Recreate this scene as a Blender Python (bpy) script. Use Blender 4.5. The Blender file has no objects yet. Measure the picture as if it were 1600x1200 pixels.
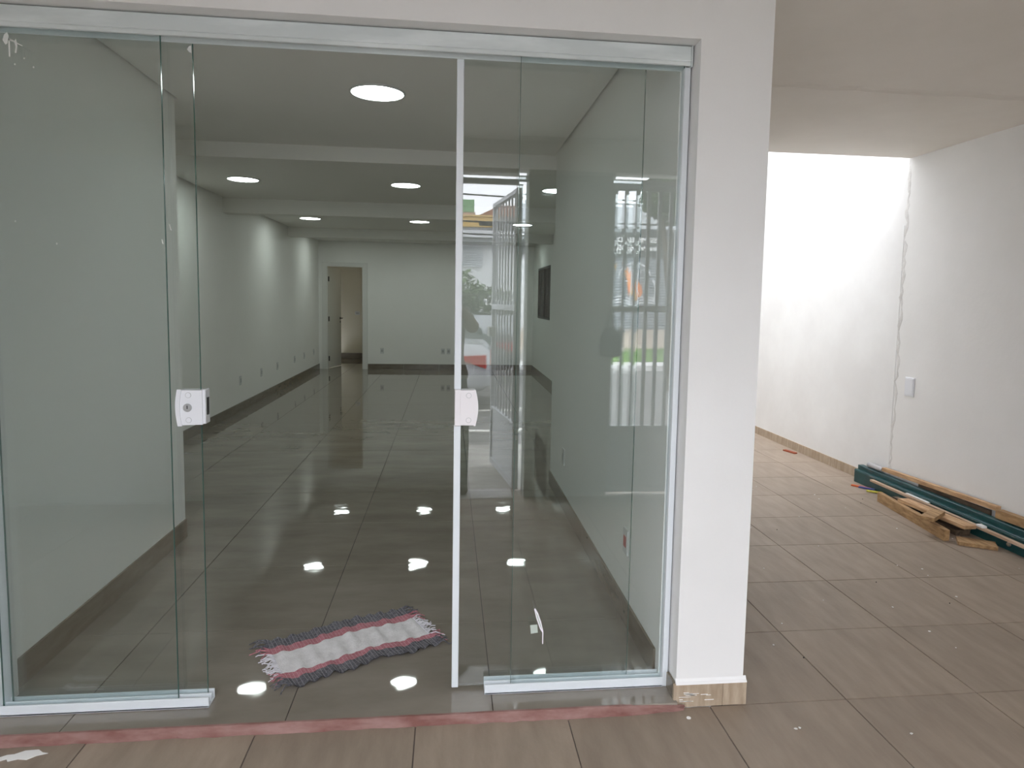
import bpy, math, random
from mathutils import Vector, Matrix
random.seed(7)
S = bpy.context.scene
C = S.collection

# ------------------------------------------------------------------ camera
cam_d = bpy.data.cameras.new('camera')
cam = bpy.data.objects.new('camera', cam_d)
C.objects.link(cam)
S.camera = cam
cam_d.sensor_width = 36.0
cam_d.lens = 1068.92 * 36.0 / 1600.0
cam_d.shift_x = (800 - 821.07) / 1600.0
cam_d.shift_y = (565.14 - 600) / 1600.0
cam_d.clip_start = 0.02
cam_d.clip_end = 400
_r = Vector((0.99367327, -0.11081122, 0.01828392))
_u = Vector((-0.00823494, 0.09047342, 0.99586482))
_f = Vector((0.1120072, 0.98971483, -0.08898849))
CAM = Vector((0, -2.4699, 1.4795))
cam.matrix_world = Matrix(((_r.x, _u.x, -_f.x, CAM.x), (_r.y, _u.y, -_f.y, CAM.y), (_r.z, _u.z, -_f.z, CAM.z), (0, 0, 0, 1)))

# ------------------------------------------------------------------ world: plain overcast sky
SKY = 9.0
W = bpy.data.worlds.new('overcast_sky')
S.world = W
W.use_nodes = True
wn = W.node_tree.nodes
wl = W.node_tree.links
bg = wn['Background']
bg.inputs['Strength'].default_value = SKY
tcw = wn.new('ShaderNodeTexCoord')
nzw = wn.new('ShaderNodeTexNoise')
nzw.inputs['Scale'].default_value = 2.2
nzw.inputs['Detail'].default_value = 4
rpw = wn.new('ShaderNodeValToRGB')
rpw.color_ramp.elements[0].position = 0.3
rpw.color_ramp.elements[0].color = (0.80, 0.84, 0.92, 1)
rpw.color_ramp.elements[1].position = 0.7
rpw.color_ramp.elements[1].color = (0.95, 0.96, 1.0, 1)
wl.new(tcw.outputs['Generated'], nzw.inputs['Vector'])
wl.new(nzw.outputs['Fac'], rpw.inputs['Fac'])
wl.new(rpw.outputs['Color'], bg.inputs['Color'])

S.view_settings.view_transform = 'Standard'
S.view_settings.look = 'None'
S.view_settings.gamma = 1.0
S.view_settings.use_curve_mapping = False
S.view_settings.exposure = 0.0
LED = 25.0            # strength of the ceiling lamps' diffusers
S.cycles.use_denoising = True
S.cycles.transparent_max_bounces = 24
S.cycles.use_adaptive_sampling = False
S.cycles.max_bounces = 14
S.cycles.diffuse_bounces = 7
S.cycles.glossy_bounces = 6

# ------------------------------------------------------------------ materials
M = {}
def mk(name, c1, c2=None, scale=4.0, rough=0.5, bump=0.0, bscale=60.0, metal=0.0, spec=0.5, stretch=(1, 1, 1), rot=0.0,
       detail=4.0, emit=None, estr=0.0, rnd=0.0, coat=0.0, lo=0.35, hi=0.65, obj=False):
    m = bpy.data.materials.new(name)
    m.use_nodes = True
    n = m.node_tree.nodes
    l = m.node_tree.links
    b = n['Principled BSDF']
    b.inputs['Roughness'].default_value = rough
    b.inputs['Metallic'].default_value = metal
    b.inputs['Specular IOR Level'].default_value = spec
    b.inputs['Base Color'].default_value = (*c1, 1)
    if coat:
        b.inputs['Coat Weight'].default_value = coat
        b.inputs['Coat Roughness'].default_value = 0.05
    if emit:
        b.inputs['Emission Color'].default_value = (*emit, 1)
        b.inputs['Emission Strength'].default_value = estr
    if c2 is not None or bump:
        if obj:
            src = n.new('ShaderNodeTexCoord').outputs['Object']
        else:
            src = n.new('ShaderNodeNewGeometry').outputs['Position']
        mp = n.new('ShaderNodeMapping')
        mp.inputs['Scale'].default_value = stretch
        mp.inputs['Rotation'].default_value = (0, 0, rot)
        l.new(src, mp.inputs['Vector'])
    out = None
    if c2 is not None:
        t = n.new('ShaderNodeTexNoise')
        t.inputs['Scale'].default_value = scale
        t.inputs['Detail'].default_value = detail
        t.inputs['Roughness'].default_value = 0.6
        l.new(mp.outputs['Vector'], t.inputs['Vector'])
        r = n.new('ShaderNodeValToRGB')
        r.color_ramp.elements[0].position = lo
        r.color_ramp.elements[0].color = (*c1, 1)
        r.color_ramp.elements[1].position = hi
        r.color_ramp.elements[1].color = (*c2, 1)
        l.new(t.outputs['Fac'], r.inputs['Fac'])
        out = r.outputs['Color']
    if rnd:
        oi = n.new('ShaderNodeObjectInfo')
        mr = n.new('ShaderNodeMapRange')
        mr.inputs['To Min'].default_value = 1 - rnd
        mr.inputs['To Max'].default_value = 1 + rnd
        l.new(oi.outputs['Random'], mr.inputs['Value'])
        hs = n.new('ShaderNodeHueSaturation')
        if out:
            l.new(out, hs.inputs['Color'])
        else:
            hs.inputs['Color'].default_value = (*c1, 1)
        l.new(mr.outputs['Result'], hs.inputs['Value'])
        out = hs.outputs['Color']
    if out:
        l.new(out, b.inputs['Base Color'])
    if bump:
        t2 = n.new('ShaderNodeTexNoise')
        t2.inputs['Scale'].default_value = bscale
        t2.inputs['Detail'].default_value = 3
        l.new(mp.outputs['Vector'], t2.inputs['Vector'])
        bp = n.new('ShaderNodeBump')
        bp.inputs['Strength'].default_value = 1.0
        bp.inputs['Distance'].default_value = bump
        l.new(t2.outputs['Fac'], bp.inputs['Height'])
        l.new(bp.outputs['Normal'], b.inputs['Normal'])
    M[name] = m
    return m

def glass(name, tint, ior=1.52):
    """clear pane: mirror reflection by Fresnel at each face, the rest passes through tinted"""
    m = bpy.data.materials.new(name)
    m.use_nodes = True
    n = m.node_tree.nodes
    l = m.node_tree.links
    n.remove(n['Principled BSDF'])
    o = n['Material Output']
    tr = n.new('ShaderNodeBsdfTransparent')
    tr.inputs['Color'].default_value = (*tint, 1)
    gl = n.new('ShaderNodeBsdfGlossy')
    gl.inputs['Roughness'].default_value = 0.0
    fr = n.new('ShaderNodeFresnel')
    ge = n.new('ShaderNodeNewGeometry')
    ir = n.new('ShaderNodeMapRange')       # same outside angle on both faces of the thin sheet
    ir.inputs['To Min'].default_value = ior
    ir.inputs['To Max'].default_value = 1.0 / ior
    mx = n.new('ShaderNodeMixShader')
    l.new(ge.outputs['Backfacing'], ir.inputs['Value'])
    l.new(ir.outputs['Result'], fr.inputs['IOR'])
    l.new(fr.outputs['Fac'], mx.inputs['Fac'])
    l.new(tr.outputs['BSDF'], mx.inputs[1])
    l.new(gl.outputs['BSDF'], mx.inputs[2])
    l.new(mx.outputs['Shader'], o.inputs['Surface'])
    M[name] = m

mk('paint', (0.76, 0.755, 0.74), (0.80, 0.795, 0.785), scale=1.3, rough=0.55, bump=0.0006, bscale=35)
mk('paint_in', (0.82, 0.82, 0.79), (0.845, 0.845, 0.82), scale=0.9, rough=0.6, bump=0.0004, bscale=30)
mk('ceiling_in', (0.76, 0.755, 0.715), (0.78, 0.775, 0.74), scale=0.8, rough=0.7)
mk('ceiling_out', (0.78, 0.745, 0.685), (0.82, 0.785, 0.73), scale=1.6, rough=0.75, bump=0.0015, bscale=6)
mk('plaster', (0.74, 0.735, 0.725), (0.80, 0.80, 0.79), scale=1.7, rough=0.7, bump=0.0018, bscale=4.0, detail=6)
mk('plaster_raw', (0.60, 0.59, 0.57), (0.74, 0.73, 0.71), scale=12, rough=0.85, bump=0.006, bscale=25)
mk('gap_shade_dark', (0.05, 0.05, 0.05), rough=0.9)
mk('white_aluminium', (0.72, 0.76, 0.79), rough=0.32, spec=0.5)
mk('rail_aluminium', (0.64, 0.69, 0.69), (0.74, 0.79, 0.79), scale=2.5, rough=0.35, stretch=(1, 1, 4), lo=0.45, hi=0.62)
mk('edge_green', (0.05, 0.13, 0.11), rough=0.15)
mk('lock_plastic', (0.74, 0.755, 0.79), rough=0.4)
mk('strike_plastic', (0.80, 0.77, 0.785), rough=0.4)
mk('steel', (0.55, 0.55, 0.56), rough=0.3, metal=1.0)
mk('black_plastic', (0.015, 0.015, 0.016), rough=0.4)
mk('white_plastic', (0.62, 0.63, 0.63), rough=0.4)
mk('red_plastic', (0.45, 0.03, 0.03), rough=0.4)
mk('grey_plastic', (0.42, 0.43, 0.43), rough=0.45)
mk('paint_spatter', (0.82, 0.83, 0.80), rough=0.8)
mk('tape', (0.85, 0.80, 0.85), rough=0.5)
mk('sticker', (0.48, 0.54, 0.48), rough=0.5)
glass('glass', (0.968, 0.988, 0.986), 1.75)
mk('tile_grout', (0.05, 0.045, 0.04), rough=0.9)
mk('tile_grout_out', (0.11, 0.085, 0.075), (0.16, 0.13, 0.115), scale=6, rough=0.95)
mk('stone_base', (0.14, 0.115, 0.085), (0.18, 0.152, 0.115), scale=7, rough=0.22, stretch=(1, 1, 4))
mk('stone_base_out', (0.33, 0.25, 0.175), (0.46, 0.37, 0.275), scale=14, rough=0.6, stretch=(3, 3, 0.5))
mk('mortar_pink', (0.19, 0.08, 0.066), (0.31, 0.185, 0.165), scale=5, rough=0.85, bump=0.003, bscale=20, stretch=(1, 3, 3))
mk('door_white', (0.70, 0.70, 0.67), rough=0.4)
mk('cream', (0.66, 0.63, 0.52), rough=0.7)
mk('led', (0.9, 0.95, 0.92), rough=0.5, emit=(0.90, 1.0, 0.945), estr=LED)
mk('led_warm', (0.9, 0.9, 0.8), rough=0.5, emit=(1.0, 0.93, 0.72), estr=8.0)
mk('rug_white', (0.66, 0.635, 0.645), (0.76, 0.74, 0.75), scale=30, rough=0.95, bump=0.002, bscale=120)
mk('rug_fringe', (0.68, 0.66, 0.70), rough=0.95)
mk('rug_pink', (0.40, 0.135, 0.165), (0.52, 0.24, 0.27), scale=90, rough=0.95, bump=0.002, bscale=120)
mk('rug_pink_pale', (0.56, 0.32, 0.35), rough=0.95)
mk('rug_grey_pale', (0.30, 0.29, 0.32), rough=0.95)
mk('rug_grey', (0.07, 0.068, 0.085), (0.19, 0.185, 0.20), scale=90, rough=0.95, bump=0.002, bscale=120)
mk('teal_paint', (0.007, 0.050, 0.054), (0.011, 0.070, 0.072), scale=8, rough=0.35, bump=0.001, bscale=30)
mk('teal_worn', (0.014, 0.075, 0.075), (0.20, 0.22, 0.21), scale=9, rough=0.5, lo=0.55, hi=0.72)
mk('wood_light', (0.38, 0.22, 0.11), (0.60, 0.39, 0.22), scale=7, rough=0.75, stretch=(6, 1, 6), bump=0.001)
mk('wood_tan', (0.26, 0.15, 0.065), (0.46, 0.29, 0.14), scale=8, rough=0.75, stretch=(6, 1, 6), bump=0.001)
mk('wood_dark', (0.06, 0.04, 0.025), (0.14, 0.095, 0.06), scale=8, rough=0.8, stretch=(5, 1, 5))
mk('wood_pink', (0.40, 0.27, 0.18), (0.55, 0.40, 0.29), scale=6, rough=0.75, stretch=(6, 1, 6))
mk('pvc_grey', (0.38, 0.37, 0.38), rough=0.4)
mk('orange', (0.6, 0.12, 0.03), rough=0.6)
mk('blue', (0.05, 0.07, 0.25), rough=0.6)
mk('yellow', (0.50, 0.45, 0.06), rough=0.6)
mk('brick_chip', (0.30, 0.07, 0.03), rough=0.9)
mk('paint_fleck', (0.80, 0.79, 0.77), rough=0.8)
mk('grit', (0.04, 0.03, 0.025), rough=0.9)
# street side
mk('gate_white', (0.50, 0.51, 0.53), rough=0.45)
mk('asphalt', (0.13, 0.125, 0.12), (0.20, 0.19, 0.185), scale=3, rough=0.9, bump=0.004, bscale=90)
mk('concrete', (0.30, 0.285, 0.26), (0.40, 0.38, 0.35), scale=2, rough=0.9)
mk('kerb_white', (0.70, 0.68, 0.66), rough=0.8)
mk('road_paint', (0.72, 0.70, 0.64), rough=0.8)
mk('beige_pave', (0.42, 0.34, 0.27), (0.50, 0.42, 0.34), scale=1.5, rough=0.9)
mk('grass', (0.09, 0.19, 0.025), (0.16, 0.29, 0.05), scale=3, rough=0.9, rnd=0.1)
mk('leaf', (0.035, 0.07, 0.02), (0.10, 0.16, 0.05), scale=4, rough=0.7)
mk('bark', (0.09, 0.07, 0.05), rough=0.9)
mk('sheet_white', (0.55, 0.57, 0.60), rough=0.6)
mk('sign_grey', (0.05, 0.053, 0.055), rough=0.6)
mk('letter_white', (0.90, 0.90, 0.90), rough=0.6)
mk('emblem_white', (0.75, 0.76, 0.80), rough=0.6)
mk('emblem_orange', (0.75, 0.22, 0.06), (0.80, 0.30, 0.08), scale=2, rough=0.6)
mk('emblem_yellow', (0.70, 0.42, 0.10), rough=0.6)
mk('shutter', (0.22, 0.24, 0.27), rough=0.5)
mk('house_white', (0.74, 0.74, 0.76), (0.79, 0.79, 0.80), scale=0.8, rough=0.8)
mk('house_grey', (0.34, 0.345, 0.36), rough=0.8)
mk('house_yellow', (0.62, 0.42, 0.16), rough=0.8)
mk('house_pink', (0.52, 0.34, 0.25), rough=0.8)
mk('house_green', (0.22, 0.38, 0.20), rough=0.8)
mk('roof_tile', (0.34, 0.15, 0.09), (0.44, 0.22, 0.15), scale=3, rough=0.85)
mk('iron', (0.03, 0.03, 0.032), rough=0.5)
mk('car_silver', (0.50, 0.51, 0.53), rough=0.25, spec=0.6, coat=0.6)
mk('car_dark', (0.045, 0.06, 0.055), rough=0.2, spec=0.6, coat=0.6)
mk('car_glass', (0.02, 0.025, 0.025), rough=0.04, spec=0.8)
mk('tyre', (0.02, 0.02, 0.02), rough=0.8)
mk('tail_red', (0.42, 0.02, 0.02), rough=0.15)
mk('lamp_clear', (0.6, 0.6, 0.6), rough=0.1)
mk('skin', (0.40, 0.25, 0.17), rough=0.55)
mk('lips', (0.30, 0.12, 0.09), rough=0.5)
mk('shirt', (0.16, 0.14, 0.12), rough=0.9)
mk('trousers', (0.018, 0.024, 0.022), rough=0.9)
mk('hair', (0.015, 0.011, 0.009), rough=0.7)
mk('shoe', (0.02, 0.02, 0.02), rough=0.6)
mk('column_grey', (0.40, 0.41, 0.38), (0.48, 0.48, 0.45), scale=2, rough=0.8)
mk('shape_dark', (0.03, 0.034, 0.032), rough=0.8)
mk('window_dark', (0.10, 0.075, 0.075), (0.22, 0.16, 0.16), scale=2, rough=0.3, stretch=(1, 4, 1))

def tile_material(name, c1, c2, rough, bump, bscale, rnd, stretch, rot, spec=0.5, fine=0.0, cscale=1.6):
    m = mk(name, c1, c2, scale=cscale, rough=rough, rnd=rnd, stretch=stretch, rot=rot, spec=spec, detail=8, lo=0.3, hi=0.7)
    n = m.node_tree.nodes
    l = m.node_tree.links
    b = n['Principled BSDF']
    ge = n.new('ShaderNodeNewGeometry')
    t = n.new('ShaderNodeTexNoise')
    t.inputs['Scale'].default_value = bscale
    t.inputs['Detail'].default_value = fine
    l.new(ge.outputs['Position'], t.inputs['Vector'])
    bp = n.new('ShaderNodeBump')
    bp.inputs['Strength'].default_value = 1.0
    bp.inputs['Distance'].default_value = bump
    l.new(t.outputs['Fac'], bp.inputs['Height'])
    l.new(bp.outputs['Normal'], b.inputs['Normal'])
    return m
tile_material('tile_polished', (0.185, 0.162, 0.131), (0.270, 0.240, 0.202), 0.028, 0.00055, 7.0, 0.05, (1, 2.5, 1), 0.2, spec=0.55, fine=1.0)
tile_material('tile_matt', (0.245, 0.192, 0.148), (0.325, 0.258, 0.200), 0.55, 0.0006, 80.0, 0.07, (5.0, 1.0, 1), 0.0, spec=0.35, fine=2.0, cscale=3.0)

# ------------------------------------------------------------------ mesh builder
class MB:
    def __init__(s):
        s.v = []
        s.f = []
        s.mi = []
        s.smooth = False
        s.k = 0
    def add(s, vs, fs):
        o = len(s.v)
        s.v += [Vector(v) for v in vs]
        s.f += [tuple(i + o for i in f) for f in fs]
        s.mi += [s.k] * len(fs)
        return s
    def box(s, x0, x1, y0, y1, z0, z1):
        x0, x1 = min(x0, x1), max(x0, x1)
        y0, y1 = min(y0, y1), max(y0, y1)
        z0, z1 = min(z0, z1), max(z0, z1)
        return s.add([(x0, y0, z0), (x1, y0, z0), (x1, y1, z0), (x0, y1, z0), (x0, y0, z1), (x1, y0, z1), (x1, y1, z1), (x0, y1, z1)],
                     [(0, 3, 2, 1), (4, 5, 6, 7), (0, 1, 5, 4), (1, 2, 6, 5), (2, 3, 7, 6), (3, 0, 4, 7)])
    def cbox(s, x0, x1, y0, y1, z0, z1, c=0.004):
        """box with chamfered edges"""
        vs, fs, idx = [], [], {}
        X, Y, Z = (x0, x1), (y0, y1), (z0, z1)
        for i in (0, 1):
            for j in (0, 1):
                for k in (0, 1):
                    p = [X[i], Y[j], Z[k]]
                    g = [1 if i == 0 else -1, 1 if j == 0 else -1, 1 if k == 0 else -1]
                    for a in range(3):
                        q = p[:]
                        for b in range(3):
                            if b != a:
                                q[b] += g[b] * c
                        idx[i, j, k, a] = len(vs)
                        vs.append(q)
        def face(l):
            fs.append(tuple(l))
        for i in (0, 1):
            face([idx[i, j, k, 0] for j, k in ((0, 0), (1, 0), (1, 1), (0, 1))])
            face([idx[j, i, k, 1] for j, k in ((0, 0), (1, 0), (1, 1), (0, 1))])
            face([idx[j, k, i, 2] for j, k in ((0, 0), (1, 0), (1, 1), (0, 1))])
        for i in (0, 1):
            for j in (0, 1):
                face([idx[i, j, 0, 0], idx[i, j, 0, 1], idx[i, j, 1, 1], idx[i, j, 1, 0]])
                face([idx[i, 0, j, 0], idx[i, 0, j, 2], idx[i, 1, j, 2], idx[i, 1, j, 0]])
                face([idx[0, i, j, 1], idx[0, i, j, 2], idx[1, i, j, 2], idx[1, i, j, 1]])
                for k in (0, 1):
                    face([idx[i, j, k, 0], idx[i, j, k, 1], idx[i, j, k, 2]])
        return s.add(vs, fs)
    def bar(s, a, b, w, h, up=(0, 0, 1), taper=1.0):
        """rectangular bar from a to b, w across, h along up"""
        a, b = Vector(a), Vector(b)
        d = (b - a).normalized()
        up = Vector(up)
        side = d.cross(up).normalized()
        u = side.cross(d).normalized()
        vs = []
        for p, t in ((a, 1.0), (b, taper)):
            for i, j in ((-1, -1), (1, -1), (1, 1), (-1, 1)):
                vs.append(p + side * (i * w * t / 2) + u * (j * h * t / 2))
        return s.add(vs, [(0, 1, 2, 3), (7, 6, 5, 4), (0, 4, 5, 1), (1, 5, 6, 2), (2, 6, 7, 3), (3, 7, 4, 0)])
    def tube(s, pts, r, n=8, caps=True, r2=None):
        pts = [Vector(p) for p in pts]
        o = len(s.v)
        ref = Vector((0, 0, 1))
        for i, p in enumerate(pts):
            d = (pts[min(i + 1, len(pts) - 1)] - pts[max(i - 1, 0)]).normalized()
            a = d.cross(ref if abs(d.z) < 0.95 else Vector((1, 0, 0))).normalized()
            b = a.cross(d)
            rr = r if r2 is None else r + (r2 - r) * i / (len(pts) - 1)
            for k in range(n):
                t = 2 * math.pi * k / n
                s.v.append(p + a * (rr * math.cos(t)) + b * (rr * math.sin(t)))
        for i in range(len(pts) - 1):
            for k in range(n):
                s.f.append((o + i * n + k, o + i * n + (k + 1) % n, o + (i + 1) * n + (k + 1) % n, o + (i + 1) * n + k))
                s.mi.append(s.k)
        if caps:
            s.f.append(tuple(o + k for k in range(n))[::-1])
            s.f.append(tuple(o + (len(pts) - 1) * n + k for k in range(n)))
            s.mi += [s.k, s.k]
        return s
    def prism(s, poly, axis, a, b):
        """polygon in the plane across axis ('x','y','z'), extruded from a to b"""
        def P(q, t):
            return {'x': (t, q[0], q[1]), 'y': (q[0], t, q[1]), 'z': (q[0], q[1], t)}[axis]
        n = len(poly)
        return s.add([P(q, a) for q in poly] + [P(q, b) for q in poly],
                     [tuple(range(n))[::-1], tuple(range(n, 2 * n))] + [(i, (i + 1) % n, n + (i + 1) % n, n + i) for i in range(n)])
    def lathe(s, prof, c, n=32, axis='z'):
        o = len(s.v)
        for r, h in prof:
            for k in range(n):
                t = 2 * math.pi * k / n
                x, y = r * math.cos(t), r * math.sin(t)
                s.v.append(Vector(c) + (Vector((x, y, h)) if axis == 'z' else Vector((x, h, y)) if axis == 'y' else Vector((h, x, y))))
        for i in range(len(prof) - 1):
            for k in range(n):
                s.f.append((o + i * n + k, o + i * n + (k + 1) % n, o + (i + 1) * n + (k + 1) % n, o + (i + 1) * n + k))
                s.mi.append(s.k)
        return s
    def loft(s, rings, closed_ends=True):
        n = len(rings[0])
        o = len(s.v)
        for r in rings:
            s.v += [Vector(p) for p in r]
        for i in range(len(rings) - 1):
            for k in range(n):
                s.f.append((o + i * n + k, o + i * n + (k + 1) % n, o + (i + 1) * n + (k + 1) % n, o + (i + 1) * n + k))
                s.mi.append(s.k)
        if closed_ends:
            s.f += [tuple(o + k for k in range(n))[::-1], tuple(o + (len(rings) - 1) * n + k for k in range(n))]
            s.mi += [s.k, s.k]
        return s
    def xf(s, mat):
        s.v = [mat @ v for v in s.v]
        return s
    def mesh(s, name, mats, off=Vector((0, 0, 0))):
        me = bpy.data.meshes.new(name)
        me.from_pydata([tuple(v - off) for v in s.v], [], s.f)
        for m in (mats if isinstance(mats, (list, tuple)) else [mats]):
            me.materials.append(M[m])
        if any(s.mi):
            me.polygons.foreach_set('material_index', s.mi)
        me.update()
        import bmesh
        bm = bmesh.new()
        bm.from_mesh(me)
        bmesh.ops.recalc_face_normals(bm, faces=bm.faces)
        bm.to_mesh(me)
        bm.free()
        if s.smooth:
            me.polygons.foreach_set('use_smooth', [True] * len(me.polygons))
            try:
                me.set_sharp_from_angle(angle=math.radians(40))
            except Exception:
                pass
        return me
    def build(s, name, mats, parent=None, label=None, kind=None):
        """link as one object; the vertices are in world space, the parent's origin is taken off"""
        if parent is None:
            xs = [v.x for v in s.v]
            ys = [v.y for v in s.v]
            off = Vector(((min(xs) + max(xs)) / 2, (min(ys) + max(ys)) / 2, min(v.z for v in s.v)))
        else:
            off = ORG[parent.name]
        me = s.mesh(name, mats, off)
        o = bpy.data.objects.new(name, me)
        C.objects.link(o)
        if parent is None:
            o.location = off
        else:
            o.parent = parent
        ORG[o.name] = off
        if label:
            o['label'] = label
        if kind:
            o['kind'] = kind
        return o
ORG = {}
def tag(o, label=None, cat=None, group=None, kind=None):
    for k, v in (('label', label), ('category', cat), ('group', group), ('kind', kind)):
        if v:
            o[k] = v
    return o
def thing(name, loc, label, cat, group=None, kind=None):
    o = bpy.data.objects.new(name, None)
    o.empty_display_size = 0.1
    C.objects.link(o)
    o.location = loc
    ORG[o.name] = Vector(loc)
    return tag(o, label, cat, group, kind)
def copy_tree(o, parent=None):
    c = o.copy()
    C.objects.link(c)
    c.parent = parent
    for ch in list(o.children):
        copy_tree(ch, c)
    return c
def B(*a):
    return MB().box(*a)
def struct(mb, name, mats, label, cat):
    return tag(mb.build(name, mats), label, cat, None, 'structure')

# ------------------------------------------------------------------ main dimensions (metres; inside floor z = 0, glass plane y = 0)
ZS = -0.03                      # porch floor
XL1, XL2, XR1, XR2 = -1.592, -2.644, 0.828, 1.769
YL1, YR1, YF = 1.82, 2.93, 11.947
XO0, XO1, ZO = -1.562, 0.859, 2.390     # shop-front opening
XW = 3.618                      # side wall of the lot
ZP = 2.654                      # underside of the porch slab
YP = 2.685                      # where the porch slab ends
YG = -2.66                      # street gate line
XEXT = 1.95

# ------------------------------------------------------------------ walls
m = MB()
m.box(-3.1, XO0, -0.10, 0.12, ZS - .1, ZP)
m.box(XO1, 1.1205, -0.10, 0.02, ZS - .1, ZP)
m.box(XO0, XO1, -0.10, 0.12, ZO, ZP)
struct(m, 'wall_front', 'paint', 'white painted shop front wall framing the glass opening', 'wall')
m = MB().box(XL2 - .2, XL1, 0.12, YL1, -.1, 2.75).box(XL2 - .2, XL2, YL1, YF + .1, -.1, 2.75)
struct(m, 'wall_left', 'paint_in', 'white side wall of the shop that steps back behind the fixed glass', 'wall')
m = MB().box(XR1, 1.1205, 0.02, YR1, -.1, 2.75).box(1.1205, XEXT, YR1 - .15, YR1, -.1, 2.75)
m.box(XR2, XEXT, YR1, 9.5, -.1, 2.75).box(XR2, XEXT, 11.1, YF + .1, -.1, 2.75).box(XR2, XEXT, 9.5, 11.1, -.1, 1.14).box(XR2, XEXT, 9.5, 11.1, 2.11, 2.75)
struct(m, 'wall_right', 'paint_in', 'white side wall of the shop beyond the sliding glass door', 'wall')
m = MB().box(XL2, -2.48, YF, YF + .12, -.1, 2.75).box(-1.757, XR2, YF, YF + .12, -.1, 2.75).box(-2.48, -1.757, YF, YF + .12, 2.10, 2.75)
struct(m, 'wall_back', 'paint_in', 'white rear wall of the shop with the open door', 'wall')
m = MB().box(-2.95, -2.84, YF + .05, 14.6, -.1, 2.75).box(-0.9, -0.8, YF + .12, 14.6, -.1, 2.75).box(-2.95, -0.8, 14.5, 14.6, -.1, 2.75)
struct(m, 'wall_corridor', 'cream', 'cream wall of the small room behind the open door', 'wall')
struct(B(-2.95, -0.8, YF + .05, 14.6, 2.6, 2.75), 'ceiling_corridor', 'cream', 'cream ceiling of the small room behind the door', 'ceiling')
# ceilings
g = 0.018
m = MB().box(XL1 + g, XR1 - g, 0.12, YL1 + .02, 2.61, 2.64).box(XL2 + g, XR1 - g, YL1 + .02, YR1 + .1, 2.61, 2.64).box(XL2 + g, XR2 - g, YR1 + .1, YF - g, 2.615, 2.64)
struct(m, 'ceiling', 'ceiling_in', 'flat white shop ceiling with a thin shadow gap at the walls', 'ceiling')
struct(B(XL2 - .2, XEXT, 0.121, YF + .12, 2.75, 2.9), 'roof', 'gap_shade_dark', 'slab over the shop ceiling, coloured dark as shade in the edge gap', 'roof')  # its dark colour puts shade into the gap round the ceiling
struct(B(XEXT - .15, XEXT, YP, 8.2, 2.91, 6.3), 'wall_sky_block', 'plaster', 'unseen plastered wall added above the yard passage to cut sky light', 'wall')  # unseen, added to narrow the sky opening over the yard
for i, (y0, y1, z, lab) in enumerate(((2.935, 3.12, 2.50, 'first white ceiling beam behind the single front lamp'),
                                      (6.02, 6.22, 2.442, 'second white ceiling beam, in the middle of the shop'),
                                      (9.30, 9.50, 2.462, 'third white ceiling beam, nearest the rear door'))):
    struct(B(XL2, XR2, y0, y1, z, 2.63), 'beam', 'ceiling_in', lab, 'beam')
# porch slab, with the lintel over the street gate
struct(B(-3.1, 4.1, YG - .12, -0.1, ZP, ZP + .16).box(1.1205, 4.1, -0.1, YP, ZP, ZP + .16).box(-3.1, 1.1205, -.1, 0.121, ZP, ZP + .16),
       'ceiling_porch', 'ceiling_out', 'beige white slab over the covered porch', 'ceiling')
o = struct(B(-3.1, XW, YG - .12, YG + .06, 2.420, ZP), 'lintel', 'ceiling_out', 'painted lintel over the street gate', 'lintel')
# plaster ridge across the porch ceiling
m = MB()
n = 26
rg = []
for i in range(n + 1):
    x = 1.1205 + (XW - 1.1205) * i / n
    y = 1.125 + random.uniform(-.014, .014)
    rg.append([(x, y - .05, ZP + .002), (x, y - .008, ZP - .003 - random.random() * .002), (x, y + .012, ZP - .010 - random.random() * .004), (x, y + .06, ZP + .002)])
m.loft(rg)
tag(m.build('trim_1', 'ceiling_out'), 'rough plaster joint running across the porch ceiling', 'plaster joint', None, 'structure')
# side wall of the lot
m = MB().box(XW, XW + .2, YG - .4, YP, ZS - .1, ZP + .16)
struct(m, 'wall_porch', 'paint', 'white side wall under the porch slab behind the timber pile', 'wall')
m = MB().box(XW, XW + .2, YP, 8.2, ZS - .1, 6.3)  # part above the slab is raised to hold back sky light
wy = struct(m, 'wall_yard', 'plaster', 'bright unevenly plastered wall open to the sky beyond the porch', 'wall')
m = MB()          # lower render coat, a little proud, with an uneven upper edge
top = []
n = 30
for i in range(n + 1):
    y = YP + .02 + (8.2 - YP - .02) * i / n
    top.append((y, 2.13 + .025 * math.sin(i * .55)))
m.prism([(YP + .02, ZS), (8.2, ZS)] + top[::-1], 'x', XW - .003, XW + .01)
m.build('render_coat', 'plaster', wy)
m = MB()          # rough seam where the two plasters meet
rg = []
for i in range(60):
    z = ZS + (ZP - ZS) * i / 59
    w = random.uniform(.012, .035)
    d = random.uniform(.0005, .005)
    y = YP + random.uniform(-.015, .02)
    rg.append([(XW + .003, y - w, z), (XW - d * .6, y - w * .4, z), (XW - d, y + w * .3, z), (XW + .003, y + w, z)])
m.loft(rg)
m.build('plaster_seam', 'plaster_raw', wy)
struct(B(XEXT, XW + .2, 8.2, 8.4, ZS - .1, 6.3), 'wall_yard_back', 'plaster', 'plastered wall closing the open yard passage', 'wall')  # unseen; its height is raised to dim the yard
struct(B(-3.3, -3.1, YG - .4, 0.12, ZS - .1, ZP + .16), 'wall_porch_left', 'paint', 'white porch wall on the side of the fixed glass', 'wall')

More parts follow.
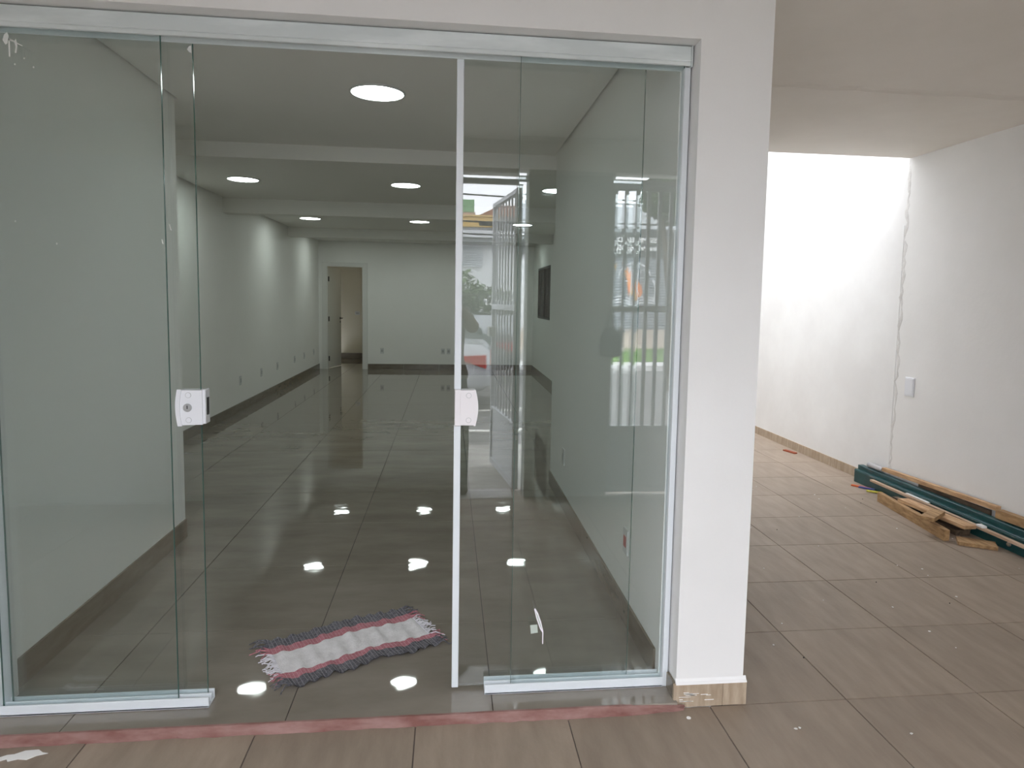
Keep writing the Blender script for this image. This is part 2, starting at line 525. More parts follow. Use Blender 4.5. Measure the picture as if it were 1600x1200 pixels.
# ------------------------------------------------------------------ tiled floors
TILES = {}
def tile(parent, x0, x1, y0, y1, ztop, mat, th=0.012, gap=0.0016):
    w, d = round(x1 - x0 - 2 * gap, 4), round(y1 - y0 - 2 * gap, 4)
    if w < .01 or d < .01:
        return
    k = (w, d, mat)
    if k not in TILES:
        TILES[k] = MB().cbox(-w / 2, w / 2, -d / 2, d / 2, -th, 0, 0.0006).mesh('tile', mat)
    o = bpy.data.objects.new('tile', TILES[k])
    C.objects.link(o)
    o.parent = parent
    o.location = Vector(((x0 + x1) / 2, (y0 + y1) / 2, ztop + random.uniform(-.0003, .0003))) - ORG[parent.name]
m = MB().box(XO0, XO1, -0.125, 0.12, -.2, -.0035).box(XL1 - .06, XR1 + .1, .12, YL1, -.2, -.0035).box(XL2 - .06, XR1 + .1, YL1, YR1 - .1, -.2, -.0035)
m.box(XL2 - .06, XR2 + .05, YR1 - .1, 14.55, -.2, -.0035)
fl = struct(m, 'floor', 'tile_grout', 'polished brown grey tiled shop floor reflecting the ceiling lamps', 'floor')
xs = [-2.03 - .733, -2.03, -1.296, -.557, .171, .904, 1.637, 2.37]
ys = [-.130, .563, 1.29] + [1.29 + .73 * k for k in range(1, 19)]
for j in range(len(ys) - 1):
    for i in range(len(xs) - 1):
        x0, x1, y0, y1 = xs[i], xs[i + 1], ys[j], ys[j + 1]
        if j == 0:
            x0, x1 = max(x0, XL1 - .008), min(x1, XO1)
        elif y0 < YL1 - .6:
            x0 = max(x0, XL1 - .05)
        if y0 < 2.7:
            x1 = min(x1, 1.0)
        elif x1 > 1.0 and y0 < 2.9:
            if x0 < 1.0:
                tile(fl, x0, 1.0, y0, y1, 0, 'tile_polished')
                x0 = 1.0
            y0 = 2.82
        x0, x1 = max(x0, XL2 - .05), min(x1, XR2 + .04)
        if x1 > x0 and y0 < 14.5:
            tile(fl, x0, x1, y0, min(y1, 14.5), 0, 'tile_polished')
m = MB().box(-3.1, XW + .02, YG - .2, -.128, ZS - .2, ZS - .0035).box(1.0, XW + .02, -.128, 8.2, ZS - .2, ZS - .0035)
fp = struct(m, 'floor_porch', 'tile_grout_out', 'matt brown stone tiled floor of the porch', 'floor')
xs = [-.105 + .547 * k for k in range(-6, 8)]
ys = [-.112 + .545 * k for k in range(-5, 17)]
for j in range(len(ys) - 1):
    for i in range(len(xs) - 1):
        x0, x1, y0, y1 = xs[i], xs[i + 1], ys[j], ys[j + 1]
        if y0 > -.2:
            x0 = max(x0, 1.1 if y0 < 2.5 else 1.9)
        if abs(y1 + .112) < .01 and x0 < 1.1:
            y1 = -.128 if x1 < .6 else -.112
        y0 = max(y0, YG - .18)
        x0, x1 = max(x0, -3.1), min(x1, XW)
        if x1 - x0 > .03 and y1 - y0 > .03:
            tile(fp, x0, x1, y0, min(y1, 8.2), ZS, 'tile_matt', gap=0.0022)
# pink mortar edge of the threshold
m = MB()
rg = []
for i in range(61):
    x = XO0 + (XO1 + .025 - XO0) * i / 60
    a, b, c = random.uniform(-.002, .002), random.uniform(-.004, .004), random.uniform(0, .0015)
    if i > 54:          # peters out against the pillar base
        e = (i - 54) / 6
        a, b, c = a + .006 * e, b + .016 * e, c - .012 * e
    rg.append([(x, -.126, ZS - .01), (x, -.126, 0.0015 + c), (x, -.134 + a, .0005 + c), (x, -.140 + a, -.010), (x, -.147 + b, ZS + .002), (x, -.149 + b, ZS - .01)])
m.loft(rg)
tag(m.build('trim_2', 'mortar_pink'), 'pinkish mortar edge of the raised threshold', 'threshold', None, 'structure')

# ------------------------------------------------------------------ baseboards (tile strips)
def baseboard(name, a, b, nrm, h, mat, label, z=0.0, seg=.733, th=.011):
    a, b = Vector((*a, z)), Vector((*b, z))
    d = (b - a)
    L = d.length
    d.normalize()
    nv = Vector((*nrm, 0))
    root = thing(name, (a + b) / 2, label, 'baseboard', None, 'structure')
    t = 0.0
    while t < L - .001:
        e = min(t + seg, L)
        p, q = a + d * (t + .0008), a + d * (e - .0008)
        x0, x1 = sorted((p.x, (q + nv * th).x))
        y0, y1 = sorted((p.y, (q + nv * th).y))
        MB().cbox(x0, x1, y0, y1, z, z + h, .0012).build('tile', mat, root)
        t = e
HB = .112
baseboard('baseboard_left', (XL1, .125), (XL1, YL1), (1, 0), HB, 'stone_base', 'brown tile baseboard of the near wall behind the fixed glass')
baseboard('baseboard_left_rear', (XL2, YL1), (XL2, YF), (1, 0), HB, 'stone_base', 'long brown tile baseboard below the row of outlets')
baseboard('baseboard_right', (XR1, .06), (XR1, YR1), (-1, 0), HB, 'stone_base', 'brown tile baseboard of the near wall behind the sliding glass')
baseboard('baseboard_right_rear', (XR2, YR1), (XR2, YF), (-1, 0), HB, 'stone_base', 'brown tile baseboard below the barred window')
baseboard('baseboard_back', (-1.66, YF), (XR2, YF), (0, -1), HB, 'stone_base', 'brown tile baseboard of the rear wall')
baseboard('baseboard_corridor', (-2.84, 14.5), (-0.9, 14.5), (0, -1), .13, 'stone_base', 'dark baseboard seen through the open rear door')
baseboard('baseboard_yard', (XW, -2.4), (XW, 8.2), (-1, 0), .085, 'stone_base_out', 'dusty tan tile baseboard along the plastered side wall', z=ZS, seg=.547)
m = MB().cbox(.847, 1.132, -.113, -.1, ZS, .062, .002)
pb = thing('baseboard_pillar', (.99, -.1, ZS), 'scuffed tan tile base of the white front pillar', 'baseboard', None, 'structure')
MB().cbox(.847, 1.038, -.113, -.1, ZS, .060, .002).build('tile', 'stone_base_out', pb)
MB().cbox(1.039, 1.132, -.113, -.1, ZS, .060, .002).build('tile', 'stone_base_out', pb)
MB().cbox(1.1205, 1.132, -.1, .6, ZS, .060, .002).build('tile', 'stone_base_out', pb)
MB().cbox(.847, .859, -.1, -.022, 0.0, .062, .002).build('tile', 'stone_base', pb)
m = MB()          # painted-over lip above the base tile
m.prism([(-.099, .078), (-.099, .057), (-.1140, .0585), (-.1115, .0625), (-.105, .067), (-.1010, .074)], 'x', .856, 1.1315)
m.build('paint_lip', 'paint', pb)
for i in range(16):          # paint scrapes
    x = random.uniform(.86, .98)
    z = random.choice((.018, .008, .024, -.004)) + random.uniform(-.004, .004)
    w = random.uniform(.008, .05)
    MB().box(x, x + w, -.1138, -.1132, z, z + random.uniform(.0012, .003)).build('paint_scrape', 'paint_fleck', pb)

# ------------------------------------------------------------------ glazed shop front
def front_rail():
    r = thing('trim_3', (-.36, 0, 2.319), 'grey white aluminium head rail over the glass doors', 'rail', None, 'structure')
    MB().cbox(XO0, .848, -.040, .062, 2.333, 2.386, .003).build('rail_body', 'rail_aluminium', r)
    MB().cbox(XO0, .846, -.040, -.030, 2.319, 2.3335, .002).build('rail_lip', 'rail_aluminium', r)
    MB().cbox(XO0, .846, .014, .020, 2.316, 2.3335, .001).build('rail_lip', 'rail_aluminium', r)
    MB().cbox(.848, .8535, -.041, .06, 2.316, 2.388, .002).build('end_cap', 'rail_aluminium', r)
front_rail()
def channel(x0, x1):
    def f(parent):
        MB().box(x0, x1, -.020, .046, .0005, .006).build('channel_base', 'white_aluminium', parent)
        MB().cbox(x0, x1, -.020, -.012, .0005, .037, .0015).build('channel_lip', 'white_aluminium', parent)
        MB().cbox(x0, x1, .010, .016, .004, .036, .001).build('channel_lip', 'white_aluminium', parent)
        MB().cbox(x0, x1, .040, .046, .004, .036, .001).build('channel_lip', 'white_aluminium', parent)
    return f
def pane(parent, x0, x1, y, z0, z1, name='glass_pane', th=.008):
    p = MB().box(x0, x1, y - th / 2, y + th / 2, z0, z1).build(name, 'glass', parent)
    # dark green polished edges of the sheet
    for a in (x0, x1):
        MB().box(a - .0006, a + .0006, y - th / 2, y + th / 2, z0, z1).build('glass_edge', 'edge_green', p)
    return p
ZG0, ZG1 = .012, 2.332
wl_ = thing('window_1', (-1.25, 0, 0), 'fixed glass pane by the near wall, spattered with paint at its top corner', 'window', None, 'structure')
p1 = pane(wl_, -1.540, -.956, 0, ZG0, ZG1)
channel(-1.545, -.846)(wl_)
MB().cbox(XO0 - .001, -1.540, -.020, .055, .0005, 2.32, .002).build('side_profile', 'white_aluminium', wl_)
wr_ = thing('window_2', (.54, 0, 0), 'fixed glass pane beside the white pillar with tape stuck low on it', 'window', None, 'structure')
p2 = pane(wr_, .244, .834, 0, ZG0, ZG1)
channel(.145, .834)(wr_)
MB().cbox(.832, .8535, -.020, .055, .0005, 2.32, .002).build('side_profile', 'white_aluminium', wr_)
p2.rotation_euler = (math.radians(.16), 0, 0)      # not quite plumb

YSD = .032
sl = thing('sliding_glass_door', (-1.2, YSD, 0), 'frameless sliding glass door with the white key lock', 'door')
q1 = pane(sl, -1.528, -.865, YSD, ZG0, ZG1)
sr = thing('sliding_glass_door', (.36, YSD, 0), 'sliding glass door with white edge strip and strike plate', 'door')
q2 = pane(sr, .030, .703, YSD, ZG0, ZG1)
MB().cbox(.022, .047, YSD - .012, YSD + .012, 1.152, 2.333, .002).build('edge_profile', 'white_aluminium', sr)
MB().cbox(.022, .047, YSD - .012, YSD + .012, .010, 1.017, .002).build('edge_profile', 'white_aluminium', sr)
def shield(x_flat, x_curve, z0, z1, y0, y1, bulge):
    """D-shaped plate: straight at x_flat, bowed outwards at x_curve"""
    n = 12
    P = [(x_flat, z0), (x_flat, z1)]
    for i in range(n + 1):
        t = i / n
        P.append((x_curve + bulge * (math.sin(math.pi * t) - 1), z1 + (z0 - z1) * t))
    return MB().prism(P, 'y', y0, y1)
def disc(x, z, y0, y1, r, n=20):
    return MB().prism([(x + r * math.cos(2 * math.pi * k / n), z + r * math.sin(2 * math.pi * k / n)) for k in range(n)], 'y', y0, y1)
def ringy(x, z, y0, y1, r0, r1, n=24):
    return MB().lathe([(r0, y0), (r0, y1), (r1, y1), (r1, y0), (r0, y0)], (x, 0, z), n, 'y')
# strike plate on the right-hand door
st = shield(.046, .108, 1.021, 1.150, YSD - .024, YSD + .024, .010).build('strike_plate', 'strike_plastic', sr)
MB().cbox(.024, .047, YSD - .022, YSD + .022, 1.018, 1.152, .002).build('strike_edge', 'strike_plastic', st)
for z in (1.131, 1.040):
    disc(.075, z, YSD - .0255, YSD - .023, .0085).build('screw_cap', 'strike_plastic', st)
    ringy(.075, z, YSD - .0248, YSD - .0238, .0085, .0098).build('screw_cap_rim', 'grey_plastic', st)
shield(.094, .110, 1.019, 1.152, YSD - .027, YSD - .022, .010).build('rim', 'strike_plastic', st)
# lock on the left-hand door
yl = YSD
lk = MB()
P = [(-.853, 1.026), (-.853, 1.147)]
for i in range(13):
    t = i / 12
    P.append((-.934 - .006 * (math.sin(math.pi * t) - 1), 1.147 + (1.024 - 1.147) * t))
lk.prism(P, 'y', yl - .026, yl + .024)
lk = lk.build('lock', 'lock_plastic', sl)
P = []
for i in range(13):
    t = i / 12
    P.append((-.942 - .007 * (math.sin(math.pi * t) - 1), 1.150 + (1.021 - 1.150) * t))
for i in range(13):
    t = 1 - i / 12
    P.append((-.928 - .008 * (math.sin(math.pi * t) - 1), 1.150 + (1.021 - 1.150) * t))
MB().prism(P, 'y', yl - .030, yl - .020).build('rim', 'lock_plastic', lk)
MB().cbox(-.855, -.843, yl - .022, yl + .022, 1.028, 1.149, .002).build('lock_edge', 'lock_plastic', lk)
MB().box(-.8435, -.8415, yl - .010, yl + .010, 1.058, 1.120).build('latch_slot', 'black_plastic', lk)
for z in (1.130, 1.042):
    disc(-.899, z, yl - .0275, yl - .025, .0085).build('screw_cap', 'lock_plastic', lk)
    ringy(-.899, z, yl - .0268, yl - .0258, .0085, .0098).build('screw_cap_rim', 'grey_plastic', lk)
cy = disc(-.902, 1.086, yl - .030, yl - .025, .0125)
cy = cy.build('key_cylinder', 'steel', lk)
MB().box(-.9035, -.9005, yl - .0308, yl - .0298, 1.082, 1.094).build('keyway', 'black_plastic', lk)
ringy(-.902, 1.086, yl - .029, yl - .0255, .0125, .0145).build('cylinder_collar', 'grey_plastic', lk)
# paint spatter on the panes
def blob(pts, y, parent, mat='paint_spatter', name='paint_spatter'):
    MB().prism(pts, 'y', y - .0006, y).build(name, mat, parent)
yf0 = -.0042
blob([(-1.438, 2.286), (-1.430, 2.272), (-1.424, 2.276), (-1.419, 2.300), (-1.423, 2.312), (-1.433, 2.303)], yf0, p1)
blob([(-1.421, 2.235), (-1.417, 2.235), (-1.416, 2.292), (-1.421, 2.294)], yf0, p1)
blob([(-1.421, 2.294), (-1.400, 2.284), (-1.401, 2.281), (-1.421, 2.286)], yf0, p1)
blob([(-1.403, 2.248), (-1.398, 2.248), (-1.394, 2.272), (-1.398, 2.292), (-1.404, 2.284), (-1.399, 2.268)], yf0, p1)
blob([(-1.396, 2.281), (-1.378, 2.272), (-1.379, 2.270), (-1.396, 2.277)], yf0, p1)
for x, z, r in ((-1.404, 2.212, .002), (-1.348, 2.206, .0024), (-1.375, 2.232, .002), (-1.425, 1.71, .0022), (-1.30, 1.64, .002)):
    blob([(x + r * math.cos(k * 1.05), z + r * 1.4 * math.sin(k * 1.05)) for k in range(6)], yf0, p1)
blob([(-.968, 1.664), (-.964, 1.660), (-.962, 1.646), (-.966, 1.650)], yf0, p1)
ys0 = YSD - .0042
blob([(-.882, 2.300), (-.876, 2.292), (-.868, 2.288), (-.868, 2.314), (-.875, 2.310)], ys0, q1)
blob([(-.957, 1.720), (-.953, 1.718), (-.946, 1.696), (-.950, 1.698)], ys0, q1)
# tape loop and sticker
tp = [(.329, .322), (.333, .325), (.345, .304), (.357, .270), (.366, .232), (.362, .228), (.352, .245), (.338, .285)]
inn = [(.333, .316), (.343, .297), (.353, .268), (.361, .240), (.354, .252), (.342, .285)]
m = MB()
blob(tp, yf0, p2, 'tape', 'tape_loop')
blob(inn, yf0 - .0007, p2, 'sticker', 'tape_loop_inside')
blob([(.362, .230), (.366, .230), (.366, .183), (.362, .183)], yf0, p2, 'tape', 'tape_tail')
blob([(.315, .259), (.342, .261), (.345, .229), (.318, .225)], yf0, p2, 'sticker', 'sticker')

# ------------------------------------------------------------------ ceiling lamps
def lamp(x, y, z, label, mat='led', group='round ceiling lamps in the shop'):
    t = thing('ceiling_lamp', (x, y, z), label, 'ceiling lamp', group)
    k = MB().lathe([(.150, .001), (.153, -.004), (.150, -.010), (.143, -.011), (.140, -.006), (.140, .001)], (x, y, z), 40)
    k.smooth = True
    k.build('trim_ring', 'white_plastic', t)
    MB().prism([(x + .140 * math.cos(2 * math.pi * i / 40), y + .140 * math.sin(2 * math.pi * i / 40)) for i in range(40)], 'z', z - .0065, z - .001).build('diffuser', mat, t)
lamp(-.40, 1.485, 2.61, 'single round lit ceiling lamp nearest the glass doors')
for y, row in ((4.62, 'behind the first beam'), (7.89, 'behind the second beam'), (10.62, 'behind the third beam')):
    for x, col in ((-2.01, 'by the outlet wall'), (-.44, 'in the middle column'), (1.09, 'by the barred window wall')):
        lamp(x, y, 2.615, 'round lit ceiling lamp %s, %s' % (row, col))
lamp(-1.5, 12.8, 2.60, 'unseen warm round lamp added to light the small room behind the rear door', 'led_warm', None)  # unseen lamp, added to light the rear room

# ------------------------------------------------------------------ rear door
dr = thing('door_1', (-2.48, YF, 0), 'white wooden door standing open in the rear wall', 'door', None, 'structure')
for a, b in ((-2.575, -2.480), (-1.757, -1.665)):
    MB().cbox(a, b, YF - .015, YF + .002, 0, 2.17, .003).build('door_casing', 'door_white', dr)
MB().cbox(-2.575, -1.665, YF - .0155, YF + .002, 2.10, 2.185, .003).build('door_casing', 'door_white', dr)
for a, b in ((-2.481, -2.465), (-1.772, -1.756)):
    MB().box(a, b, YF, YF + .12, 0, 2.10).build('door_jamb', 'door_white', dr)
ang = math.radians(78)
lf = MB().cbox(0, .70, 0, .035, .008, 2.09, .003)
T = Matrix.Translation((-2.462, YF + .10, 0)) @ Matrix.Rotation(ang, 4, 'Z')
lf.xf(T)
lf = lf.build('door_leaf', 'door_white', dr)
for z in (.16, .98, 1.80):
    MB().cbox(-2.470, -2.446, YF + .06, YF + .115, z, z + .10, .003).build('hinge', 'black_plastic', dr)
h = MB().lathe([(0, 0), (.024, 0), (.024, -.008), (0, -.008)], (.64, 0, 1.03), 16, 'y').lathe([(0, 0), (.018, 0), (.018, -.006), (0, -.006)], (.64, 0, .95), 16, 'y')
h.tube([(.64, -.005, 1.03), (.64, -.05, 1.03)], .009)
h.bar((.65, -.05, 1.03), (.52, -.05, 1.03), .012, .02)
h.xf(T)
h.build('handle', 'black_plastic', lf)

# ------------------------------------------------------------------ outlets and switch plates
def plate(c, nrm, label, w=.075, h=.118, kind='socket', face='white_plastic'):
    """wall plate centred at c facing nrm (+x, -x or -y), with its insert"""
    t = thing('wall_outlet' if kind != 'blank' else 'cover_plate', c, label, 'outlet' if kind != 'blank' else 'cover plate', 'electrical plates on the walls')
    nx, ny = nrm
    def bx(u0, u1, z0, z1, d0, d1, ch=.0015):
        if nx:
            a, b = sorted((c[0] + nx * d0, c[0] + nx * d1))
            return MB().cbox(a, b, c[1] + u0, c[1] + u1, c[2] + z0, c[2] + z1, ch)
        a, b = sorted((c[1] + ny * d0, c[1] + ny * d1))
        return MB().cbox(c[0] + u0, c[0] + u1, a, b, c[2] + z0, c[2] + z1, ch)
    bx(-w / 2, w / 2, -h / 2, h / 2, 0, .009, .002).build('plate', 'white_plastic' if kind != 'blank' else 'lock_plastic', t)
    if kind == 'socket':
        bx(-w * .28, w * .28, -h * .22, h * .22, .009, .011).build('socket', face, t)
    elif kind == 'blank':
        bx(-w * .42, w * .42, -h * .44, h * .44, .009, .011).build('cover', 'lock_plastic', t)
for i, y in enumerate((5.39, 6.57, 7.56, 8.48, 9.68, 10.47, 11.37)):
    plate((XL2, y, .395), (1, 0), '%s white outlet of the row low on the long wall, counted from the glass' % ('first', 'second', 'third', 'fourth', 'fifth', 'sixth', 'seventh')[i], face='grey_plastic')
plate((-1.37, YF, .387), (0, -1), 'white outlet low on the rear wall just beside the door', face='grey_plastic')
plate((-.116, YF, .387), (0, -1), 'white outlet of the rear wall pair, on the door side', face='grey_plastic')
plate((.004, YF, .387), (0, -1), 'white outlet of the rear wall pair, away from the door', face='grey_plastic')
plate((XR1, 2.29, .372), (-1, 0), 'small white outlet far along the near wall behind the sliding glass', face='grey_plastic')
plate((XR1, .54, .378), (-1, 0), 'white outlet with a red socket low behind the fixed pane', face='red_plastic')
plate((XW, 2.513, .856), (-1, 0), 'blank white cover plate on the porch side wall', w=.105, h=.15, kind='blank')
plate((-2.20, 14.5, 1.10), (0, -1), 'switch plate in the small room behind the rear door', face='grey_plastic', h=.09, w=.12)

# ------------------------------------------------------------------ barred window in the shop's side wall
wb = thing('window_3', (XR2, 10.3, 1.14), 'dark barred window high on the shop side wall', 'window', None, 'structure')
for a in ((9.5, 9.54, 1.14, 2.11), (11.06, 11.1, 1.14, 2.11), (9.5, 11.1, 1.14, 1.18), (9.5, 11.1, 2.07, 2.11), (10.28, 10.32, 1.14, 2.11)):
    MB().box(XR2 - .008, XR2 + .03, *a).build('window_frame', 'iron', wb)
for i in range(11):
    y = 9.62 + i * .136
    MB().tube([(XR2 + .012, y, 1.15), (XR2 + .012, y, 2.10)], .007, 6).build('bar', 'iron', wb)
MB().box(XR2 + .10, XR2 + .106, 9.5, 11.1, 1.14, 2.11).build('glass_pane', 'window_dark', wb)

# ------------------------------------------------------------------ rug
rug = thing('rag_rug', (-.40, .41, 0), 'crumpled cotton rug with white, pink and grey stripes and fringes', 'rug')
ra = math.atan2(.335, .655)
RT = Matrix.Translation((-.402, .408, 0)) @ Matrix.Rotation(ra, 4, 'Z')
def rug_z(u, v):
    return .006 + .0035 * math.sin(u * 21 + v * 9) + .003 * math.sin(u * 34 - v * 15 + 1) + .006 * max(0, abs(v) - .15) / .05 * (0.6 + .8 * math.sin(u * 38 + (2 if v > 0 else 0)))
def rug_pt(u, v):
    x = u * .312
    y = v + .012 * math.sin(u * 4 + 1.0) + (.010 * math.sin(u * 9) if v < -.12 else 0)
    return Vector((x, y, max(.003, rug_z(u, v))))
bands = [('grey_stripe', 'rug_grey', .130, .198), ('pink_stripe', 'rug_pink', .078, .130), ('white_stripe', 'rug_white', -.095, .078), ('pink_stripe', 'rug_pink', -.135, -.095), ('grey_stripe', 'rug_grey', -.205, -.135)]
for nm, mt, v0, v1 in bands:
    b = MB()
    nu, nv = 56, 5 if nm != 'white_stripe' else 9
    for top in (0, 1):
        for i in range(nu + 1):
            for j in range(nv + 1):
                p = rug_pt(-1 + 2 * i / nu, v0 + (v1 - v0) * j / nv)
                if nm != 'white_stripe':
                    p.z += .0012 * (i % 2)
                b.v.append(p + Vector((0, 0, 0 if top else -.003)))
    N = (nu + 1) * (nv + 1)
    for i in range(nu):
        for j in range(nv):
            a = i * (nv + 1) + j
            b.f.append((N + a, N + a + nv + 1, N + a + nv + 2, N + a + 1))
            b.f.append((a, a + 1, a + nv + 2, a + nv + 1))
            b.mi += [0, 0]
    b.xf(RT)
    b.smooth = True
    o = b.build(nm, mt, rug)
    if nm == 'grey_stripe' or nm == 'pink_stripe':      # the pale weft threads that cross the coloured stripes
        w = MB()
        for i in range(44):
            u = -.98 + 1.96 * i / 43
            pts = [rug_pt(u, v0 + (v1 - v0) * k / 3) + Vector((0, 0, .0016)) for k in range(4)]
            for k in range(3):
                w.bar(pts[k], pts[k + 1], .0013, .0010)
        w.xf(RT)
        w.build('weft_threads', 'rug_pink_pale' if nm == 'pink_stripe' else 'rug_grey_pale', o, kind='stuff')
def fringe(side):
    for nm, mt, v0, v1 in bands:
        b = MB()
        k = max(4, int((v1 - v0) / .0075))
        for i in range(k):
            v = v0 + (v1 - v0) * (i + .5) / k
            p = rug_pt(side, v)
            L = random.uniform(.035, .065)
            a = random.uniform(-.7, .7)
            q = p + Vector((side * L * .5 * math.cos(a), L * .5 * math.sin(a), random.uniform(.002, .008)))
            r = q + Vector((side * L * .5 * math.cos(a * 1.6), L * .5 * math.sin(a * 1.6), 0))
            r.z = .003
            b.tube([p, q, r], .0033, 5, r2=.0016)
            if random.random() < .6:
                e = r + Vector((side * random.uniform(.003, .018), random.uniform(-.014, .014), -.001))
                b.tube([q, r, e], .0022, 4)
        b.xf(RT)
        b.build('fringe', 'rug_fringe' if nm == 'white_stripe' else mt, rug, kind='stuff')
fringe(-1)
fringe(1)

# ------------------------------------------------------------------ timber pile by the side wall
tb = thing('teal_door_frame', (3.56, 2.0, ZS), 'long teal painted timber frame lying along the side wall', 'timber')
MB().cbox(3.536, 3.582, .35, 3.0, ZS, .118, .003).build('upright_board', 'teal_paint', tb)
MB().cbox(3.506, 3.537, .35, 3.0, ZS, .083, .003).build('rebate', 'teal_paint', tb)
MB().cbox(3.501, 3.507, .35, 2.995, .066, .074, .001).build('bead', 'teal_worn', tb)
MB().cbox(3.537, 3.565, .35, 1.75, .118, .1195, .0006).build('worn_paint', 'teal_worn', tb)
MB().lathe([(0, 0), (.013, 0), (.016, -.004), (.013, -.012), (0, -.013)], (3.506, 1.335, .012), 16, 'x').build('knob', 'steel', tb)
def plank(name, a, b, w, h, mat, label, up=(0, 0, 1), taper=1.0, parts=()):
    o = MB().bar(a, b, w, h, up, taper).build(name, mat)
    tag(o, label, 'plank', 'loose timber in the pile')
    return o
plank('wooden_lath', (3.484, 2.72, .053), (3.476, .5, .045), .030, .016, 'wood_pink', 'long thin pale lath lying along the front of the teal frame')
plank('wooden_plank', (3.572, 2.70, .150), (3.585, 1.53, .180), .035, .030, 'wood_light', 'light brown plank leaning on the wall above the teal frame')
plank('wooden_plank', (3.582, 1.52, .150), (3.567, 1.28, .162), .05, .055, 'wood_tan', 'broken brown plank end against the wall behind the teal frame')
plank('wooden_plank', (3.594, 2.3, .100), (3.594, 1.6, .112), .014, .07, 'wood_dark', 'dark board standing between the wall and the teal frame')
plank('wooden_batten', (3.352, 2.41, .007), (3.232, 1.53, .007), .036, .072, 'wood_tan', 'brown batten standing on edge at the front of the pile')
plank('wooden_plank', (3.365, 2.16, .056), (3.385, 1.52, .060), .085, .022, 'wood_light', 'flat pale plank lying across the middle of the pile')
plank('wooden_block', (3.165, 1.635, .085), (3.345, 1.765, .090), .085, .026, 'wood_tan', 'short wooden block resting on the flat pale plank')
plank('wooden_plank', (3.44, 2.0, -.012), (3.42, 1.62, -.012), .10, .035, 'wood_dark', 'dark plank under the pale plank, flat on the floor')
plank('wooden_board', (3.285, 1.505, -.018), (3.465, 1.388, -.018), .12, .022, 'wood_tan', 'thin board jutting out at the near foot of the pile')
plank('wooden_plank', (3.40, 2.30, .022), (3.455, 1.62, .022), .05, .035, 'wood_dark', 'dark batten hidden between the lath and the pale plank')
k = MB().tube([(3.572, 2.90, .141), (3.574, 2.71, .141)], .022, 14)
k.smooth = True
tag(k.build('plastic_pipe', 'pvc_grey'), 'grey plastic pipe lying on the far end of the teal frame', 'pipe')
for a, b, mt, lab in (((3.40, 2.86, ZS + .006), (3.49, 2.74, ZS + .006), 'orange', 'orange scrap on the floor at the far end of the pile'),
                      ((3.43, 2.80, ZS + .006), (3.50, 2.69, ZS + .010), 'blue', 'dark blue scrap on the floor under the teal frame'),
                      ((3.42, 2.68, ZS + .007), (3.51, 2.60, ZS + .010), 'yellow', 'yellow scrap on the floor under the teal frame')):
    tag(MB().bar(a, b, .03, .010).build('scrap_strip', mt), lab, 'scrap', 'scraps by the timber pile')
tag(MB().bar((3.497, 2.30, .0645), (3.494, 2.05, .0630), .022, .006).build('paper_scrap', 'paint_fleck'), 'white paper scrap on the lath near the far end', 'scrap', 'scraps by the timber pile')
tag(MB().bar((3.481, 1.565, .0635), (3.478, 1.51, .063), .034, .012).build('paper_scrap', 'paint_fleck'), 'white paper scrap wrapped on the lath near the frame edge', 'scrap', 'scraps by the timber pile')
tag(MB().bar((3.49, 4.21, ZS + .007), (3.53, 4.05, ZS + .007), .04, .012).build('brick_chip', 'brick_chip'), 'red brick chip on the floor by the yard wall', 'brick chip')

# paint flecks and grit on the porch floor
m = MB()
for i in range(44):
    x, y = random.uniform(1.2, 3.5), random.uniform(-.4, 3.4)
    r = random.choice((.003, .004, .005, .007))
    n = 6
    a0 = random.random() * 6
    m.prism([(x + r * random.uniform(.5, 1.2) * math.cos(a0 + k * 6.283 / n), y + r * random.uniform(.5, 1.2) * math.sin(a0 + k * 6.283 / n)) for k in range(n)], 'z', ZS + .0002, ZS + .0018)
tag(m.build('floor_debris', 'paint_fleck'), 'small white paint flecks scattered over the porch tiles', 'debris', None, 'stuff')
m = MB()
for i in range(14):
    x, y = random.uniform(1.2, 3.5), random.uniform(-.4, 2.6)
    r = random.choice((.003, .004, .005))
    m.prism([(x + r * random.uniform(.5, 1.2) * math.cos(k * 1.05), y + r * random.uniform(.5, 1.2) * math.sin(k * 1.05)) for k in range(6)], 'z', ZS + .0002, ZS + .004)
tag(m.build('floor_grit', 'grit'), 'dark grit scattered over the porch tiles', 'debris', None, 'stuff')
m = MB()
m.prism([(-1.46, -.212), (-1.42, -.188), (-1.40, -.186), (-1.375, -.170), (-1.335, -.168), (-1.315, -.184), (-1.295, -.190), (-1.325, -.200), (-1.345, -.218), (-1.375, -.213), (-1.40, -.222), (-1.41, -.210), (-1.45, -.232)], 'z', ZS + .0003, ZS + .0015)
tag(m.build('paint_splash', 'paint_fleck'), 'white paint splash on the porch tiles below the fixed glass', 'paint splash')
tag(disc(.884, -.178, 0, 1, .008).xf(Matrix(((1, 0, 0, 0), (0, 0, 1, 0), (0, .002, 0, ZS), (0, 0, 0, 1)))).build('paint_drop', 'paint_fleck'), 'round white paint drop on the tiles before the pillar', 'paint drop')

